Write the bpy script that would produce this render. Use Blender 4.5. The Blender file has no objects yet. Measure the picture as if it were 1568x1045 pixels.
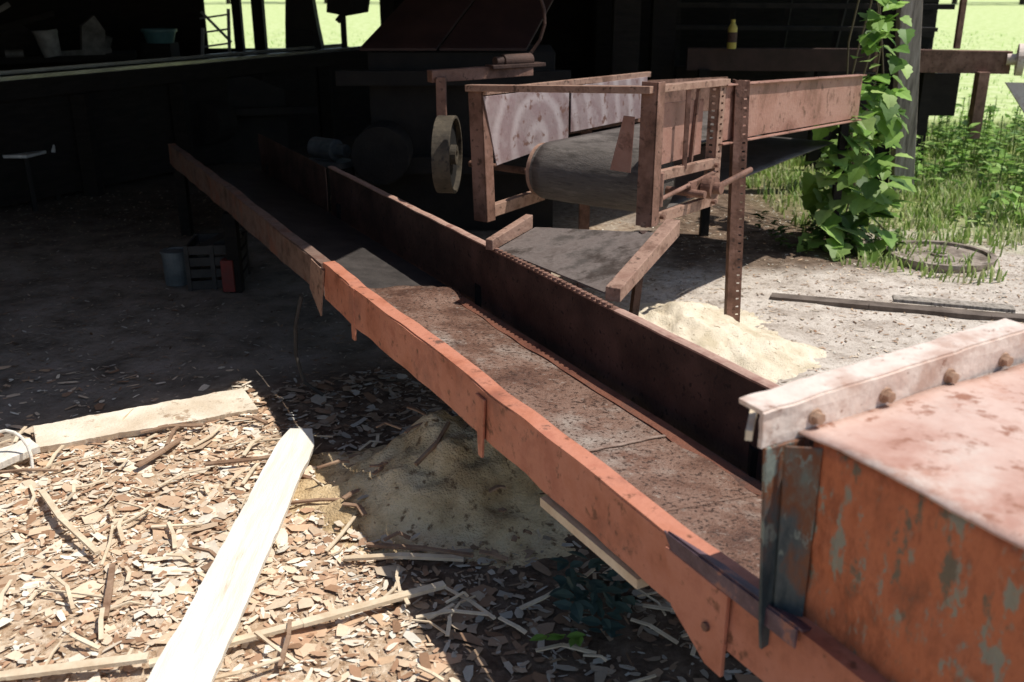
import bpy, math, random
from mathutils import Vector, noise
random.seed(7)
R=random.random
def U_(a,b): return a+(b-a)*random.random()
scene=bpy.context.scene

# ---------------------------------------------------------------- materials
def mat(name, cols, scale=6.0, rough=0.8, bump=0.2, bscale=60.0, stretch=(1,1,1), metal=0.0,
        speck=None, speck_amt=0.0, speck_scale=90.0, attr=False, transl=0.0, detail=8.0, lo=0.35, hi=0.65,
        patch=None, patch_scale=2.0, patch_pos=(.52,.62), patch2=None, patch2_scale=2.0, patch2_pos=(.52,.62), rings=None, nrough=.65):
    m=bpy.data.materials.new(name); m.use_nodes=True
    nt=m.node_tree; N=nt.nodes; L=nt.links
    b=N['Principled BSDF']; b.inputs['Roughness'].default_value=rough; b.inputs['Metallic'].default_value=metal
    b.inputs['Specular IOR Level'].default_value=0.3
    tc=N.new('ShaderNodeTexCoord'); mp=N.new('ShaderNodeMapping'); mp.inputs['Scale'].default_value=stretch
    L.new(tc.outputs['Object'],mp.inputs['Vector'])
    n1=N.new('ShaderNodeTexNoise'); n1.inputs['Scale'].default_value=scale; n1.inputs['Detail'].default_value=detail; n1.inputs['Roughness'].default_value=nrough
    L.new(mp.outputs[0],n1.inputs['Vector'])
    cr=N.new('ShaderNodeValToRGB'); el=cr.color_ramp.elements
    k=len(cols)
    while len(el)<k: el.new(0.5)
    for i,c in enumerate(cols):
        el[i].position=lo+(hi-lo)*i/max(1,k-1); el[i].color=(c[0],c[1],c[2],1)
    L.new(n1.outputs['Fac'],cr.inputs['Fac'])
    out=cr.outputs['Color']
    if attr:
        at=N.new('ShaderNodeAttribute'); at.attribute_name='Col'
        mx=N.new('ShaderNodeMix'); mx.data_type='RGBA'; mx.blend_type='MULTIPLY'; mx.inputs[0].default_value=1.0
        L.new(out,mx.inputs[6]); L.new(at.outputs['Color'],mx.inputs[7]); out=mx.outputs[2]
    def over(out,fac,col):
        mx=N.new('ShaderNodeMix'); mx.data_type='RGBA'
        L.new(fac,mx.inputs[0]); L.new(out,mx.inputs[6]); mx.inputs[7].default_value=(*col,1); return mx.outputs[2]
    def thr(sc,a,c,det=5,vec=None,nr=.6):
        n2=N.new('ShaderNodeTexNoise'); n2.inputs['Scale'].default_value=sc; n2.inputs['Detail'].default_value=det; n2.inputs['Roughness'].default_value=nr
        L.new(vec or mp.outputs[0],n2.inputs['Vector'])
        c2=N.new('ShaderNodeMapRange'); c2.inputs[1].default_value=a; c2.inputs[2].default_value=c
        L.new(n2.outputs['Fac'],c2.inputs[0]); return c2.outputs[0]
    if patch: out=over(out,thr(patch_scale,patch_pos[0],patch_pos[1],10,nr=.72),patch)
    if patch2: out=over(out,thr(patch2_scale,patch2_pos[0],patch2_pos[1],10,nr=.75),patch2)
    if rings:
        m2=N.new('ShaderNodeMapping'); m2.vector_type='POINT'; m2.inputs['Location'].default_value=[-v for v in rings]
        L.new(tc.outputs['Object'],m2.inputs['Vector'])
        wv=N.new('ShaderNodeTexWave'); wv.wave_type='RINGS'; wv.rings_direction='SPHERICAL'; wv.inputs['Scale'].default_value=2.2; wv.inputs['Distortion'].default_value=1.5; wv.inputs['Detail'].default_value=4
        L.new(m2.outputs[0],wv.inputs['Vector'])
        c3=N.new('ShaderNodeMapRange'); c3.inputs[1].default_value=.5; c3.inputs[2].default_value=1.0; c3.inputs[4].default_value=.35
        L.new(wv.outputs['Fac'],c3.inputs[0]); out=over(out,c3.outputs[0],(.62,.55,.53))
    if speck: out=over(out,thr(speck_scale,.62-speck_amt,.70-speck_amt*.8),speck)
    L.new(out,b.inputs['Base Color'])
    if bump>0:
        n3=N.new('ShaderNodeTexNoise'); n3.inputs['Scale'].default_value=bscale; n3.inputs['Detail'].default_value=6
        L.new(mp.outputs[0],n3.inputs['Vector'])
        bp=N.new('ShaderNodeBump'); bp.inputs['Strength'].default_value=bump; bp.inputs['Distance'].default_value=0.01
        L.new(n3.outputs['Fac'],bp.inputs['Height']); L.new(bp.outputs[0],b.inputs['Normal'])
    if transl>0:
        o=N['Material Output']; tr=N.new('ShaderNodeBsdfTranslucent'); ms=N.new('ShaderNodeMixShader'); ms.inputs[0].default_value=transl
        L.new(out,tr.inputs['Color']); L.new(b.outputs[0],ms.inputs[1]); L.new(tr.outputs[0],ms.inputs[2]); L.new(ms.outputs[0],o.inputs['Surface'])
    return m

M_orange=mat('orange_paint',[(.31,.105,.06),(.45,.17,.10),(.50,.205,.13),(.40,.145,.09)],4,.6,.25,50,speck=(.20,.08,.045),speck_amt=.02,speck_scale=24,patch=(.27,.11,.075),patch_scale=3,patch_pos=(.54,.70),patch2=(.13,.07,.05),patch2_scale=11,patch2_pos=(.60,.66))
M_greyrail=mat('worn_rail_paint',[(.09,.055,.04),(.20,.13,.10),(.13,.07,.05)],6,.7,.3,patch=(.22,.10,.065),patch_scale=5)
M_inner=mat('dark_brown_steel',[(.040,.021,.016),(.07,.038,.028),(.115,.062,.046)],5,.75,.3,80,speck=(.02,.013,.01),speck_amt=.05,speck_scale=40)  # near-black brown steel
M_lip=mat('rusty_lip',[(.26,.13,.10),(.42,.27,.21),(.32,.18,.14)],12,.7,.3)
M_pan=mat('worn_pan',[(.075,.036,.025),(.15,.080,.055),(.22,.135,.10),(.13,.058,.036)],3.5,.5,.6,160,speck=(.05,.028,.02),speck_amt=.09,speck_scale=75,patch=(.34,.28,.235),patch_scale=1.9,patch_pos=(.52,.64),patch2=(.30,.24,.20),patch2_scale=38,patch2_pos=(.57,.67))
M_panrust=mat('rust_band',[(.10,.035,.022),(.18,.07,.042),(.09,.05,.037)],7,.7,.4,120)
M_seam=mat('pale_seam',[(.16,.095,.07),(.32,.24,.195)],20,.7,.3)
M_belt=mat('rubber_belt',[(.035,.030,.028),(.07,.06,.055)],8,.6,.3,90)
M_drum=mat('drum_rubber',[(.055,.048,.042),(.12,.105,.095),(.08,.07,.063)],5,.5,.4,60,stretch=(1,1,7),patch=(.17,.15,.135),patch_scale=6,patch_pos=(.53,.66))  # lighter noise patches put sunlit areas into the rubber colour
M_pink=mat('faded_red_paint',[(.40,.21,.155),(.51,.32,.255),(.58,.41,.34),(.45,.25,.19)],2.6,.6,.2,60,speck=(.30,.14,.09),speck_amt=.04,speck_scale=22,patch=(.58,.46,.39),patch_scale=5,patch_pos=(.50,.66),patch2=(.38,.16,.09),patch2_scale=3.4,patch2_pos=(.55,.68))
M_beam=mat('brownish_pink_paint',[(.20,.10,.07),(.30,.155,.115),(.34,.19,.145),(.25,.12,.088)],3.0,.6,.25,60,speck=(.13,.065,.045),speck_amt=.03,speck_scale=14,patch=(.16,.085,.06),patch_scale=6,patch_pos=(.56,.68))
M_flange=mat('bleached_rust',[(.50,.35,.28),(.70,.59,.51),(.64,.49,.41)],8,.7,.25,patch=(.40,.22,.15),patch_scale=9,patch_pos=(.57,.67),patch2=(.22,.10,.06),patch2_scale=25,patch2_pos=(.60,.66))
M_hop=mat('hopper_paint',[(.13,.07,.04),(.28,.095,.045),(.41,.125,.055),(.48,.155,.07),(.33,.10,.045),(.20,.09,.05)],8,.6,.6,45,stretch=(1,1,.5),patch=(.26,.25,.19),patch_scale=11,patch_pos=(.575,.60),patch2=(.15,.125,.085),patch2_scale=17,patch2_pos=(.56,.61),speck=(.26,.23,.17),speck_amt=.03,speck_scale=30,lo=.28,hi=.70,nrough=.8)
M_teal=mat('teal_scale',[(.03,.045,.05),(.075,.09,.09),(.17,.065,.03),(.14,.155,.13)],8,.6,.4,60,stretch=(1,1,.5),patch=(.19,.22,.19),patch_scale=11,patch_pos=(.58,.61))
M_purple=mat('purple_steel',[(.07,.04,.05),(.15,.10,.12)],14,.5,.3,patch=(.30,.13,.09),patch_scale=14,patch_pos=(.54,.6))
M_brown=mat('rust_brown',[(.10,.05,.034),(.19,.10,.07),(.26,.145,.108)],8,.7,.3,60,speck=(.08,.043,.03),speck_amt=.04,speck_scale=35)
M_tanrust=mat('tan_rust',[(.17,.092,.063),(.33,.205,.15),(.25,.14,.10)],10,.7,.3,speck=(.11,.065,.045),speck_amt=.04,speck_scale=30)
M_panel=mat('scraped_panel',[(.20,.13,.12),(.30,.23,.22),(.26,.18,.175),(.33,.26,.25)],4,.6,.2,40,rings=(.16,5.10,.95),speck=(.17,.09,.07),speck_amt=.04,speck_scale=18)
M_dark=mat('shed_gloom_dark',[(.006,.005,.005),(.014,.012,.010)],5,.8,.2)  # near-black base; the shed's dimness is put into this colour
M_darkred=mat('dark_red_sheet',[(.022,.010,.009),(.042,.019,.016)],4,.6,.1)
M_woodgrey=mat('weathered_wood',[(.12,.10,.085),(.30,.26,.215),(.42,.37,.32)],6,.85,.5,40,stretch=(6,6,.5))
M_wooddark=mat('shed_gloom_wood',[(.005,.004,.003),(.013,.010,.008)],5,.9,.4,40,stretch=(1,1,5))  # wood set almost black, so shed gloom sits in the colour
M_slab=mat('fresh_slab',[(.72,.65,.54),(.85,.81,.73)],5,.8,.3,50,stretch=(6,.5,6),patch=(.55,.43,.30),patch_scale=3,patch_pos=(.60,.74))
M_stick=mat('pale_wood',[(.55,.42,.28),(.78,.67,.50)],9,.85,.2)
M_palegnd=mat('dusty_board',[(.62,.51,.38),(.80,.72,.59)],5,.9,.4,90,patch=(.38,.27,.18),patch_scale=9,patch_pos=(.56,.63))
M_chips=mat('chip_wood',[(.8,.8,.8),(1,1,1)],14,.9,.3,60,attr=True)
M_sawdust=mat('sawdust',[(.54,.45,.31),(.70,.60,.45),(.77,.68,.53)],6,.95,.9,150,speck=(.34,.25,.16),speck_amt=.02,speck_scale=38)
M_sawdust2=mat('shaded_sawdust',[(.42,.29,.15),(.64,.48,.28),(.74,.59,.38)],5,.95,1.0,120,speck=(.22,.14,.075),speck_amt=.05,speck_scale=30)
M_leaf=mat('leaf',[(.7,.75,.7),(1,1,1)],12,.5,.1,attr=True,transl=.45)
M_blue=mat('blue_plastic',[(.04,.10,.11),(.06,.14,.15)],8,.5,.05)
M_redp=mat('red_paint',[(.20,.025,.018),(.11,.03,.025)],8,.6,.1)
M_yellow=mat('yellow_plastic',[(.42,.33,.06),(.5,.4,.10)],8,.5,.05)
M_shine=mat('polished_rail',[(.30,.29,.27),(.45,.43,.40)],6,.25,.05,metal=.8)
M_roof=mat('rusty_tin',[(.12,.08,.06),(.2,.16,.14)],3,.6,.2)
M_rubber=mat('black_rubber',[(.03,.024,.02),(.07,.06,.05)],8,.85,.2)

def ground_mat():
    m=bpy.data.materials.new('ground_dirt'); m.use_nodes=True; nt=m.node_tree;N=nt.nodes;L=nt.links
    b=N['Principled BSDF']; b.inputs['Roughness'].default_value=.95; b.inputs['Specular IOR Level'].default_value=.1
    tc=N.new('ShaderNodeTexCoord')
    def noi(s,d=8):
        n=N.new('ShaderNodeTexNoise'); n.inputs['Scale'].default_value=s; n.inputs['Detail'].default_value=d; n.inputs['Roughness'].default_value=.7
        L.new(tc.outputs['Object'],n.inputs['Vector']); return n.outputs['Fac']
    def ramp(f,cols,lo,hi):
        c=N.new('ShaderNodeValToRGB'); e=c.color_ramp.elements
        while len(e)<len(cols): e.new(.5)
        for i,k in enumerate(cols): e[i].position=lo+(hi-lo)*i/(len(cols)-1); e[i].color=(*k,1)
        L.new(f,c.inputs['Fac']); return c.outputs['Color']
    def mix(f,a,c):
        x=N.new('ShaderNodeMix'); x.data_type='RGBA'; L.new(f,x.inputs[0]); L.new(a,x.inputs[6]); L.new(c,x.inputs[7]); return x.outputs[2]
    def mth(op,a,bv,c=None):
        x=N.new('ShaderNodeMath'); x.operation=op
        for i,v in enumerate((a,bv,c)):
            if v is None: continue
            if isinstance(v,(int,float)): x.inputs[i].default_value=v
            else: L.new(v,x.inputs[i])
        return x.outputs[0]
    def sstep(v,a,c):
        x=N.new('ShaderNodeMapRange'); x.interpolation_type='SMOOTHSTEP'; L.new(v,x.inputs[0]); x.inputs[1].default_value=a; x.inputs[2].default_value=c; return x.outputs[0]
    sp=N.new('ShaderNodeSeparateXYZ'); L.new(tc.outputs['Object'],sp.inputs[0]); X,Y=sp.outputs[0],sp.outputs[1]
    left=ramp(noi(22),[(.20,.12,.07),(.48,.33,.21),(.68,.53,.38),(.78,.65,.50)],.34,.66)
    right=ramp(noi(5),[(.34,.28,.23),(.54,.47,.40),(.67,.60,.52)],.33,.65)
    spk=ramp(noi(45,4),[(1,1,1),(1,1,1),(.45,.38,.32)],.45,.68)
    mm=N.new('ShaderNodeMix'); mm.data_type='RGBA'; mm.blend_type='MULTIPLY'; mm.inputs[0].default_value=1; L.new(right,mm.inputs[6]); L.new(spk,mm.inputs[7]); right=mm.outputs[2]
    w=mth('MULTIPLY',mth('SUBTRACT',noi(3),.5),1.2)
    base=mix(sstep(mth('ADD',mth('ADD',X,mth('MULTIPLY',Y,-.10)),w),-.3,.5),left,right)
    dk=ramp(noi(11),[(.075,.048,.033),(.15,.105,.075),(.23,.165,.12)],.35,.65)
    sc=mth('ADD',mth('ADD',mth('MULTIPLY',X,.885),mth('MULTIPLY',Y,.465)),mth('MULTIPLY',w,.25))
    shade_band=mth('MULTIPLY',sstep(sc,.72,.95),mth('SUBTRACT',1,sstep(sc,1.7,2.0)))  # conveyor's cast shadow tinted onto the ground as darker dirt
    base=mix(shade_band,base,dk)
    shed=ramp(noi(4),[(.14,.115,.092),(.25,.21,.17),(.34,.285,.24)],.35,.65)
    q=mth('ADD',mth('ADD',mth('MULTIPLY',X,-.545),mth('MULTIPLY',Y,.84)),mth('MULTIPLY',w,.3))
    f=mth('MULTIPLY',sstep(q,3.75,4.3),mth('SUBTRACT',1,sstep(X,0,.6)))  # roof shade put into the floor colour along the shadow edge
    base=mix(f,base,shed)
    d2=mth('MULTIPLY',mth('MULTIPLY',sstep(mth('ADD',Y,mth('MULTIPLY',w,.8)),5.7,6.3),sstep(X,.6,1.2)),mth('SUBTRACT',1,sstep(mth('ADD',X,w),2.3,2.8)))  # upper beam's ground shadow painted as a dark patch
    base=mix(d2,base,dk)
    gloom=mth('MULTIPLY',mth('MULTIPLY',sstep(mth('ADD',Y,w),6.0,8.0),mth('SUBTRACT',1,sstep(X,.4,1.2))),.8)  # deep shed interior: floor colour darkened to carry the gloom
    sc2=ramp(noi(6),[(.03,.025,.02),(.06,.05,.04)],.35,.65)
    base=mix(gloom,base,sc2)
    grass=ramp(noi(14),[(.14,.17,.05),(.28,.33,.11),(.44,.44,.22)],.3,.7)
    g1=mth('MULTIPLY',sstep(mth('ADD',mth('ADD',mth('MULTIPLY',X,.35),Y),mth('MULTIPLY',w,1.6)),7.3,8.9),sstep(X,1.8,3.0))
    base=mix(g1,base,grass)
    field=ramp(noi(3),[(.30,.40,.12),(.50,.58,.26),(.66,.66,.42)],.3,.7)
    base=mix(sstep(Y,12.8,13.8),base,field)
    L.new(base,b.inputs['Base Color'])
    bp=N.new('ShaderNodeBump'); bp.inputs['Strength'].default_value=.8; bp.inputs['Distance'].default_value=.02
    L.new(mth('ADD',noi(25),mth('MULTIPLY',noi(110),.4)),bp.inputs['Height']); L.new(bp.outputs[0],b.inputs['Normal'])
    return m
M_ground=ground_mat()

# ---------------------------------------------------------------- geometry helpers
class MB:
    def __init__(s): s.v=[];s.f=[];s.c=[]
    def add(s,vs,fs,col=None):
        o=len(s.v); s.v+= [tuple(x) for x in vs]; s.f+=[tuple(i+o for i in f) for f in fs]; s.c+=[col or (1,1,1)]*len(fs)
    def beam(s,p0,p1,w,h,up=(0,0,1)):
        p0=Vector(p0);p1=Vector(p1);a=(p1-p0).normalized();u=Vector(up)
        side=a.cross(u)
        if side.length<1e-3: side=a.cross(Vector((1,0,0)))
        side.normalize(); u=side.cross(a).normalized()
        vs=[]
        for p in(p0,p1):
            for i,j in((-1,-1),(1,-1),(1,1),(-1,1)): vs.append(p+side*(i*w/2)+u*(j*h/2))
        s.add(vs,[(3,2,1,0),(4,5,6,7),(0,1,5,4),(1,2,6,5),(2,3,7,6),(3,0,4,7)])
    def prism(s,pts,ext):
        n=len(pts);e=Vector(ext); vs=[Vector(p) for p in pts]+[Vector(p)+e for p in pts]
        s.add(vs,[tuple(range(n))[::-1],tuple(range(n,2*n))]+[(i,(i+1)%n,(i+1)%n+n,i+n) for i in range(n)])
    def cyl(s,p0,p1,r0,r1=None,n=24,caps=True):
        r1=r0 if r1 is None else r1; p0=Vector(p0);p1=Vector(p1);a=(p1-p0).normalized()
        x=a.orthogonal().normalized();y=a.cross(x); vs=[]
        for p,r in((p0,r0),(p1,r1)):
            for i in range(n):
                t=2*math.pi*i/n; vs.append(p+x*(r*math.cos(t))+y*(r*math.sin(t)))
        fs=[(i,(i+1)%n,(i+1)%n+n,i+n) for i in range(n)]
        if caps: fs+=[tuple(range(n))[::-1],tuple(range(n,2*n))]
        s.add(vs,fs)
    def tube(s,pts,r,n=8):
        for a,b in zip(pts,pts[1:]): s.cyl(a,b,r,n=n)
    def ring(s,c,ax,R0,R1,w,n=36,wob=0):
        c=Vector(c);a=Vector(ax).normalized();x=a.orthogonal().normalized();y=a.cross(x);vs=[]
        for r,z in((R0,-w/2),(R1,-w/2),(R1,w/2),(R0,w/2)):
            for i in range(n):
                t=2*math.pi*i/n; rr=r*(1+wob*math.sin(2*t+1)+wob*.6*math.sin(3*t)); vs.append(c+a*(z+wob*.25*math.sin(3*t+2))+x*(rr*math.cos(t))+y*(rr*math.sin(t)))
        fs=[]
        for k in range(4):
            for i in range(n): fs.append((k*n+i,k*n+(i+1)%n,((k+1)%4)*n+(i+1)%n,((k+1)%4)*n+i))
        s.add(vs,fs)
    def grid(s,fn,nu,nv):
        vs=[fn(i/nu,j/nv) for i in range(nu+1) for j in range(nv+1)]
        s.add(vs,[(i*(nv+1)+j,(i+1)*(nv+1)+j,(i+1)*(nv+1)+j+1,i*(nv+1)+j+1) for i in range(nu) for j in range(nv)])
    def obj(s,name,m,parent=None,bevel=0,smooth=False,solid=0):
        me=bpy.data.meshes.new(name); me.from_pydata(s.v,[],s.f); me.update()
        at=me.color_attributes.new('Col','FLOAT_COLOR','CORNER')
        buf=[]
        for p in me.polygons:
            c=s.c[p.index]; buf+= [c[0],c[1],c[2],1.0]*p.loop_total
        at.data.foreach_set('color',buf)
        me.materials.append(m)
        o=bpy.data.objects.new(name,me); scene.collection.objects.link(o)
        if smooth: me.polygons.foreach_set('use_smooth',[True]*len(me.polygons))
        if solid: 
            md=o.modifiers.new('s','SOLIDIFY'); md.thickness=solid; md.offset=0
        if bevel:
            md=o.modifiers.new('b','BEVEL'); md.width=bevel; md.segments=2; md.limit_method='ANGLE'
        if parent: o.parent=parent
        return o
def empty(name):
    e=bpy.data.objects.new(name,None); e.empty_display_size=.2; scene.collection.objects.link(e); return e
def nz(x,y,z=0): return noise.noise(Vector((x,y,z)))

# ---------------------------------------------------------------- camera, light
cam=bpy.data.cameras.new('camera'); cam.lens=34.44; cam.sensor_width=36; cam.clip_end=1500; cam.clip_start=.05
cam.dof.use_dof=True; cam.dof.focus_distance=3.6; cam.dof.aperture_fstop=4.0
co=bpy.data.objects.new('camera',cam); co.location=(0,0,1.7); co.rotation_euler=(math.radians(70),0,0); scene.collection.objects.link(co); scene.camera=co
S=Vector((.52,-.05,1)).normalized()
sl=bpy.data.lights.new('sun','SUN'); sl.energy=5; sl.angle=math.radians(.5); sl.color=(1,.96,.89)
so=bpy.data.objects.new('sun',sl); so.rotation_euler=S.to_track_quat('Z','Y').to_euler(); so.location=(5,0,12); scene.collection.objects.link(so)
w=bpy.data.worlds.new('World'); scene.world=w; w.use_nodes=True
sk=w.node_tree.nodes.new('ShaderNodeTexSky'); sk.sky_type='NISHITA'; sk.sun_disc=False
sk.sun_elevation=math.asin(S.z); sk.sun_rotation=math.atan2(S.x,S.y)
bg=w.node_tree.nodes['Background']; bg.inputs[1].default_value=.13; w.node_tree.links.new(sk.outputs[0],bg.inputs[0])
scene.view_settings.view_transform='Standard'; scene.view_settings.look='None'; scene.view_settings.exposure=0

# ---------------------------------------------------------------- ground
def gz(x,y):
    if abs(x)>12 or y>16 or y<-6: return 0
    return .018*nz(x*1.3,y*1.3)+.010*nz(x*4,y*4,3)
def axis(lo,hi,step,far):
    a=[];x=lo
    while x<hi: a.append(x); x+=step
    a.append(hi); e=[];d=step
    x=hi
    while x<far: d*=1.5; x+=d; e.append(x)
    f=[];x=lo;d=step
    while x>-far: d*=1.5; x-=d; f.append(x)
    return f[::-1]+a+e
xs=axis(-6,6,.08,400); ys=axis(0,12,.08,400)
g=MB(); vs=[(x,y,gz(x,y)) for x in xs for y in ys]; ny=len(ys)
g.add(vs,[(i*ny+j,(i+1)*ny+j,(i+1)*ny+j+1,i*ny+j+1) for i in range(len(xs)-1) for j in range(ny-1)])
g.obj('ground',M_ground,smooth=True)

def mound(name,cx,cy,rx,ry,h,seed,m):
    mb=MB(); n=90
    def fn(u,v):
        x=(u*2-1)*1.25;y=(v*2-1)*1.25; r=math.hypot(x,y)
        r*=1+.25*nz(x*1.6+seed,y*1.6)
        z=h*(math.exp(-(r*1.55)**2))*1.0-.06*h*4*(r>1.05)*(r-1.05)
        z+=.045*h*4*nz(x*5+seed,y*5)*math.exp(-r*r)+.022*nz(x*14,y*14,seed)*math.exp(-r*r)+.008*nz(x*30,y*30)
        return (cx+rx*x, cy+ry*y, z-.020)
    mb.grid(fn,n,n); return mb.obj(name,m,smooth=True)
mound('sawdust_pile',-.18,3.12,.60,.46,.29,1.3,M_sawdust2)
mound('sawdust_pile',.82,4.58,.68,.66,.22,5.1,M_sawdust)

# ---------------------------------------------------------------- main conveyor
def C(s_,r,z): return Vector((.885*s_-.465*r,.465*s_+.885*r,z))
MC=empty('trough_conveyor')
def rail(name,m,r0,r1,zb,zt,seed):
    mb=MB(); n=int((r1-r0)/.05)
    def wob(r): return .006*nz(r*1.7,seed)+.003*nz(r*6,seed)
    def web(u,v):
        r=r0+(r1-r0)*u; z=zb+(zt-zb)*v
        bulge=.008*nz(r*3,z*4,seed)+.004*nz(r*9,z*9,seed)
        return C(1.125+bulge+wob(r),r,z+wob(r)*1.3)
    mb.grid(web,n,6)
    mb.grid(lambda u,v:C(1.122+.05*v+wob(r0+(r1-r0)*u),r0+(r1-r0)*u,zt+.002+wob(r0+(r1-r0)*u)*1.3),n,1)
    mb.grid(lambda u,v:C(1.135+.04*v,r0+(r1-r0)*u,zb+.006+wob(r0+(r1-r0)*u)),n,1)
    return mb.obj(name,m,MC,solid=.007)
rail('side_rail_orange',M_orange,-.8,3.81,.468,.62,2.0)
rail('side_rail_worn',M_greyrail,3.83,7.5,.475,.612,5.0)
mb=MB()
mb.prism([C(1.112,3.40,.625),C(1.112,3.46,.625),C(1.112,3.45,.41),C(1.112,3.42,.41)],C(1.121,0,0)-C(1.112,0,0))
mb.prism([C(1.109,2.28,.60),C(1.109,2.34,.60),C(1.109,2.325,.41),C(1.109,2.30,.41)],C(1.117,0,0)-C(1.109,0,0))
mb.prism([C(1.106,1.42,.60),C(1.106,1.22,.60),C(1.106,1.22,.41),C(1.106,1.27,.41),C(1.106,1.39,.475)],C(1.116,0,0)-C(1.106,0,0))
mb.obj('rail_brackets',M_orange,MC,bevel=.002)
mb=MB(); mb.cyl(C(1.110,1.27,.50),C(1.098,1.27,.50),.010,n=6); mb.obj('bracket_bolts',M_brown,MC)
mb=MB(); mb.prism([C(1.113,3.78,.60),C(1.113,3.95,.61),C(1.113,4.0,.47),C(1.113,3.86,.38),C(1.113,3.83,.47)],C(1.119,0,0)-C(1.113,0,0)); mb.obj('splice_plate',M_tanrust,MC)
mb=MB()
for a,b,o in((-.8,3.55,0),(3.56,5.75,.006),(5.78,7.4,-.012)):
    mb.grid(lambda u,v,a=a,b=b,o=o:C(1.772+o+.006*nz((a+(b-a)*u)*1.5,v*2),a+(b-a)*u,.33+.33*v+.003*nz((a+(b-a)*u)*3,4)),60,4)
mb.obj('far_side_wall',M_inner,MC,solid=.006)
mb=MB()
for a,b in((-.8,2.62),(3.58,5.75)): mb.grid(lambda u,v,a=a,b=b:C(1.766+.035*v+.003*nz((a+(b-a)*u)*9,4),a+(b-a)*u,.664+.004*math.sin(v*3.14)+.004*nz((a+(b-a)*u)*4,4)),90,3)
mb.obj('wall_lip',M_lip,MC,solid=.008)
mb=MB(); mb.grid(lambda u,v:C(1.766+.035*v,2.62+.96*u,.662),10,1)
for i in range(26):
    r=2.66+i*.034; mb.cyl(C(1.775,r,.664),C(1.775,r,.674),.009,n=6)
mb.obj('toothed_edge',M_brown,MC,solid=.006)
mb=MB(); mb.grid(lambda u,v:C(1.14+.62*v,-.8+8.2*u,.458-.075*v-.012*math.sin(v*3.14)),60,4); mb.obj('belt',M_belt,MC,solid=.006)
mb=MB()
for a,b,z,sd in((.8,1.715,.012,1),(1.70,2.09,.006,2),(2.07,3.86,.0,3)):
    def fn(u,v,a=a,b=b,z=z,sd=sd):
        r=a+(b-a)*u; s_=1.145+.54*v
        if sd==3 and u>.96: r+=.06*nz(v*5,2)+.07*math.sin(v*3)+.02*nz(v*20,5)
        if sd!=3 and u<.01: r+=.02*nz(v*4,sd)
        zz=.474-.052*v+z+.008*nz(r*2,s_*3,sd)+.004*nz(r*7,s_*8,sd)+(.028*max(0,1-((r-3.75)/.12)**2)*v if sd==3 else 0)
        return C(s_,r,zz)
    mb.grid(fn,60,16)
mb.obj('steel_pan',M_pan,MC,solid=.004,smooth=True)
mb=MB()
for r,zz,rt in((2.085,.008,.05),(1.712,.014,-.03)): mb.grid(lambda u,v:C(1.16+.50*u,r+rt*u+.008*nz(u*9,r)+.012*v,.4725-.050*u+zz+.003*nz(u*5,r)),30,1)
mb.obj('pan_seams',M_seam,MC,solid=.003)
mb=MB(); mb.grid(lambda u,v:C(1.640+.05*v+.02*nz(u*14,3)*(1-v),1.0+2.7*u,.431+.006*nz((1.0+2.7*u)*2,1.68*3,2)+.004*v+.006*(u<.27)),80,2); mb.obj('pan_edge_rust',M_panrust,MC,solid=.003)
mb=MB(); mb.prism([C(1.112,1.42,.632),C(1.20,1.06,.60),C(1.112,1.03,.640)],(0,0,.005)); mb.prism([C(1.108,1.43,.632),C(1.108,1.04,.640),C(1.108,1.04,.60),C(1.108,1.40,.60)],C(.004,0,0)); mb.obj('rail_angle',M_purple,MC)
mb=MB()
for r,ss in((5.65,(1.14,)),(7.2,(1.14,1.79)),(5.6,(1.80,)),(3.7,(1.80,)),(1.9,(1.80,)),(.3,(1.14,1.80))):
    for s_ in ss: mb.beam(C(s_,r,0.0),C(s_,r,.47),.07,.07)
for i in range(14):
    r=-.5+i*.58; mb.beam(C(1.25,r,.40),C(1.77,r,.33),.04,.04)
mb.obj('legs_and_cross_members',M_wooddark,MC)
mb=MB(); mb.beam(C(1.10,5.65,.01),C(1.10,5.65,.20),.07,.07); mb.obj('leg_foot_red',M_redp,MC,bevel=.004)
mb=MB(); mb.beam(C(1.16,1.55,.42),C(1.16,2.00,.41),.05,.025); mb.obj('wood_spacer',M_stick,MC)
mb=MB(); mb.tube([C(1.06,3.95,.45),C(1.02,3.93,.33),C(1.01,3.92,.2),C(1.03,3.9,.08),C(1.1,3.86,.02)],.008); mb.obj('hanging_cable',M_rubber,MC)
mb=MB(); mb.beam(C(1.13,1.22,.98),C(1.05,1.14,.985),.012,.018); mb.obj('stick_splinter',M_stick,MC)

# ---------------------------------------------------------------- hopper box
HB=empty('steel_hopper')
mb=MB(); mb.grid(lambda u,v:C(1.165+.009*nz(u*8,v*4)+.003*nz(u*25,v*9),1.10-1.9*u,.575+(.395+.055*u)*v),60,16); mb.obj('side_wall',M_hop,HB,solid=.008,smooth=True)
mb=MB(); mb.grid(lambda u,v:C(1.84,1.14-1.9*u,.575+(.395+.055*u)*v),10,2); mb.obj('far_wall',M_hop,HB,solid=.008)
mb=MB(); mb.grid(lambda u,v:C(1.150+.70*v+(.005*nz(u*34,2) if v<.03 else 0),1.13-1.93*u+.03*v,.974+.057*u+.010*nz(u*7,v*3)),80,20); mb.obj('top_sheet',M_pink,HB,solid=.005,smooth=True)
mb=MB()
A0=C(1.062,1.125,.966);A1=C(1.81,1.175,.945);A2=C(1.81,1.175,1.042);A3=C(1.062,1.125,1.030)
def fl(u,v):
    p=A0.lerp(A1,u).lerp(A3.lerp(A2,u),v); return p+C(0,.004*nz(u*6,v*2),0)+Vector((0,0,.003*nz(u*14,v)))
mb.grid(fl,40,4); mb.grid(lambda u,v:fl(u,1)+C(0,.06*v,0),40,1)
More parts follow.
